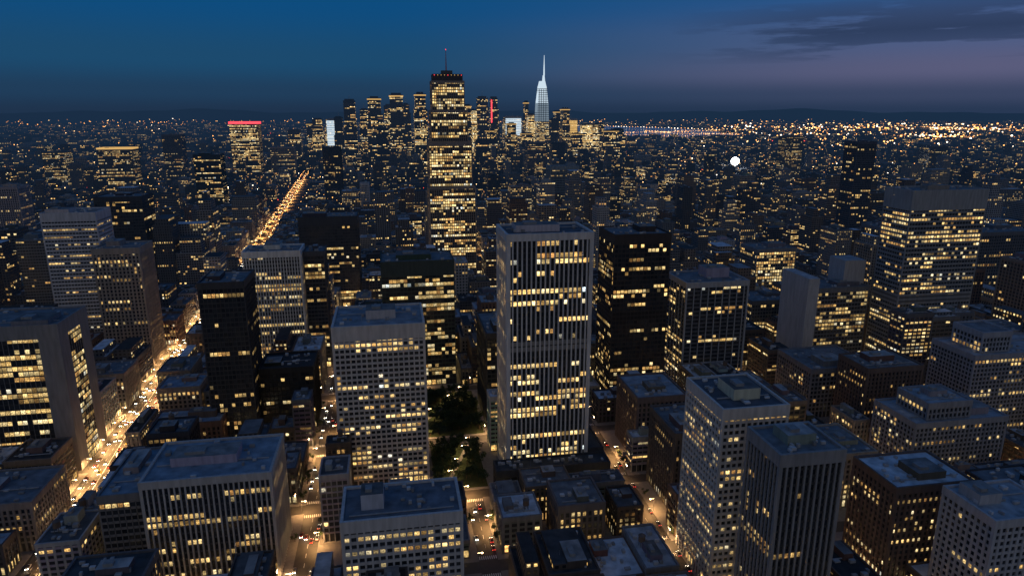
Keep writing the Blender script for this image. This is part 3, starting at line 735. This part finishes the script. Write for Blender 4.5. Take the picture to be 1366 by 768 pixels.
# ------------------------------------------------------------------ cars
def car_mesh(col, seed):
    mp_ = plain("car_paint", col, .3, 2, .05, .6)
    b = MB()
    def slab(pts, w, mat):
        nn = len(pts)
        for i in range(nn):
            (ya_, za), (yb_, zb) = pts[i], pts[(i+1) % nn]
            b.quad([(-w, ya_, za), (w, ya_, za), (w, yb_, zb), (-w, yb_, zb)], mat, (1, 1, 1))
        for sx in (-w, w):
            for i in range(1, nn-1, 2):
                q = pts[0], pts[i], pts[i+1], pts[min(i+2, nn-1)]
                b.quad([(sx, *p_) for p_ in q], mat, (1, 1, 1))
    slab([(-2.2, .35), (2.2, .35), (2.25, .75), (1.1, .95), (-1.7, .98), (-2.25, .85)], .9, 0)
    slab([(-1.6, .96), (1.0, .94), (.3, 1.36), (-1.0, 1.4)], .76, 1)
    b.box(-.7, .7, -.95, .28, 1.39, 1.44, 0, (1, 1, 1))
    for sx in (-.9, .9):
        for yy in (-1.4, 1.4):
            for i in range(10):
                a, c = 2*math.pi*i/10, 2*math.pi*(i+1)/10
                b.quad([(sx-.1, yy+.34*math.cos(a), .34+.34*math.sin(a)), (sx+.06, yy+.34*math.cos(a), .34+.34*math.sin(a)), (sx+.06, yy+.34*math.cos(c), .34+.34*math.sin(c)), (sx-.1, yy+.34*math.cos(c), .34+.34*math.sin(c))], 2, (1, 1, 1))
                b.quad([(sx+.06, yy, .34), (sx+.06, yy+.34*math.cos(a), .34+.34*math.sin(a)), (sx+.06, yy+.34*math.cos(c), .34+.34*math.sin(c)), (sx+.06, yy, .34)], 2, (1, 1, 1))
        b.box(sx*.72-.2, sx*.72+.2, 2.2, 2.29, .55, .75, 3, (1, 1, 1)); b.box(sx*.72-.2, sx*.72+.2, -2.3, -2.2, .6, .82, 4, (1, 1, 1))
    o = b.obj("cp", [mp_, m_cg, m_tire, m_hd, m_tl]); me = o.data; bpy.data.objects.remove(o); return me
m_cg = plain("car_glass", (.02, .02, .025), .1, 1, .1, .6); m_tire = plain("tyre", (.02, .02, .02), .9)
m_hd = emis("headlamp", (1, .9, .7), 45); m_tl = emis("tail_lamp", (1, .07, .04), 5)
CM = [car_mesh(c, i) for i, c in enumerate(((.6, .6, .6), (.05, .05, .06), (.5, .35, .03), (.25, .26, .28), (.3, .04, .03)))]
def car(x, y, rot):
    if inhero(x, x, y, y, 1): return
    o = bpy.data.objects.new("car", R.choice(CM)); o.location = (x, y, .07); o.rotation_euler = (0, 0, rot); COL.objects.link(o)
for off, dirn in ((-8.4, math.pi), (-5, math.pi), (-1.8, math.pi), (1.8, 0), (5, 0), (8.4, 0)):
    y = 190+R.random()*10
    while y < 1250:
        slope = (diagx(y+5)-diagx(y))/5; car(diagx(y)+off, y, dirn-math.atan(slope)); y += R.uniform(8, 20) if abs(off) > 8 else R.uniform(12, 50)
for x, hw, ya, yb in AV:
    if abs(x) > 450: continue
    for off, dirn in ((-hw+1.2, math.pi), (-1.8, math.pi), (1.8, 0), (hw-1.2, 0)):
        y = 200+R.random()*20
        while y < min(yb, 900):
            if not any(abs(y-c) < 8 for c in CS): car(x+off, y, dirn)
            y += R.uniform(7, 36) if abs(off) > 3 else R.uniform(24, 100)

# ------------------------------------------------------------------ world: dusk sky
w = bpy.data.worlds.new("World"); scene.world = w; w.use_nodes = True; nt = w.node_tree; nt.nodes.clear()
out = N(nt, "ShaderNodeOutputWorld"); bg = N(nt, "ShaderNodeBackground"); L(nt, bg.outputs[0], out.inputs[0])
tc = N(nt, "ShaderNodeTexCoord"); s = N(nt, "ShaderNodeSeparateXYZ"); L(nt, tc.outputs["Generated"], s.inputs[0])
def lin(r, g, b_):
    f_ = lambda c: ((c/255+.055)/1.055)**2.4 if c > 10 else c/255/12.92
    return (f_(r), f_(g), f_(b_), 1)
def ramp(fac, stops):
    cr = N(nt, "ShaderNodeValToRGB"); cr.color_ramp.interpolation = 'EASE'; el = cr.color_ramp.elements
    el[0].position, el[0].color = stops[0]; el[1].position, el[1].color = stops[-1]
    for p_, c_ in stops[1:-1]: e = el.new(p_); e.color = c_
    L(nt, fac, cr.inputs[0]); return cr.outputs[0]
z = M(nt, 'MULTIPLY', s.outputs[2], 2.0, clamp=True)
left = ramp(z, [(0, lin(31, 51, 76)), (.05, lin(32, 61, 90)), (.13, lin(28, 74, 110)), (.28, lin(14, 76, 126)), (1, lin(26, 66, 114))])
right = ramp(z, [(0, lin(40, 56, 83)), (.04, lin(58, 69, 98)), (.1, lin(90, 92, 124)), (.18, lin(76, 92, 132)), (.29, lin(44, 84, 136)), (1, lin(26, 66, 114))])
c10, s10 = math.cos(math.radians(10)), math.sin(math.radians(10))
rt = M(nt, 'SUBTRACT', M(nt, 'MULTIPLY', s.outputs[0], c10), M(nt, 'MULTIPLY', s.outputs[1], s10))
mr = N(nt, "ShaderNodeMapRange"); mr.interpolation_type = 'SMOOTHSTEP'; mr.inputs[1].default_value = -.2; mr.inputs[2].default_value = .6; L(nt, rt, mr.inputs[0])
sky = mixc(nt, mr.outputs[0], left, right)
cv = N(nt, "ShaderNodeVectorMath", operation='MULTIPLY'); cv.inputs[1].default_value = (3.6, 3.6, 34); L(nt, tc.outputs["Generated"], cv.inputs[0])
cn = N(nt, "ShaderNodeTexNoise"); cn.inputs["Scale"].default_value = 1.3; cn.inputs["Detail"].default_value = 7; cn.inputs["Roughness"].default_value = .58; L(nt, cv.outputs[0], cn.inputs["Vector"])
m1 = N(nt, "ShaderNodeMapRange"); m1.interpolation_type = 'SMOOTHSTEP'; m1.inputs[1].default_value = .47; m1.inputs[2].default_value = .56; L(nt, cn.outputs[0], m1.inputs[0])
m2 = N(nt, "ShaderNodeMapRange"); m2.interpolation_type = 'SMOOTHSTEP'; m2.inputs[1].default_value = .16; m2.inputs[2].default_value = .42; L(nt, rt, m2.inputs[0])
band = M(nt, 'SUBTRACT', 1.0, M(nt, 'ABSOLUTE', M(nt, 'DIVIDE', M(nt, 'SUBTRACT', s.outputs[2], .096), .036)), clamp=True)
cm = M(nt, 'MULTIPLY', M(nt, 'MULTIPLY', m1.outputs[0], m2.outputs[0]), M(nt, 'POWER', band, .5), clamp=True)
sky = mixc(nt, M(nt, 'MULTIPLY', cm, .85), sky, lin(40, 56, 86))
fb = M(nt, 'SUBTRACT', M(nt, 'MULTIPLY', s.outputs[1], -c10), M(nt, 'MULTIPLY', s.outputs[0], s10))
m3 = N(nt, "ShaderNodeMapRange"); m3.interpolation_type = 'SMOOTHSTEP'; m3.inputs[1].default_value = .0; m3.inputs[2].default_value = .8; L(nt, fb, m3.inputs[0])
glow = ramp(M(nt, 'ABSOLUTE', s.outputs[2]), [(0, (.20, .185, .185, 1)), (.3, (.135, .145, .17, 1)), (1, (.015, .05, .12, 1))])
sky = mixc(nt, m3.outputs[0], sky, glow)
L(nt, sky, bg.inputs[0]); bg.inputs[1].default_value = 1.0
sl = bpy.data.lights.new("afterglow_lamp", 'SUN'); sl.energy = .06; sl.angle = math.radians(25); sl.color = (.9, .92, 1)
so = bpy.data.objects.new("afterglow_lamp", sl); so.rotation_euler = (math.radians(52), 0, math.radians(-28)); COL.objects.link(so)  # weak lamp added behind the camera to stand in for the afterglow

# ------------------------------------------------------------------ camera
cd = bpy.data.cameras.new("camera"); cd.sensor_width = 36; cd.lens = 24; cd.clip_start = 1; cd.clip_end = 250000
co = bpy.data.objects.new("camera", cd); co.location = (0, 0, 250); co.rotation_euler = (math.radians(90-14.5), 0, math.radians(-10)); COL.objects.link(co)
scene.camera = co
scene.view_settings.view_transform = 'Standard'; scene.view_settings.look = 'None'; scene.view_settings.exposure = 0
print("fill", nfill, "lights", nl)
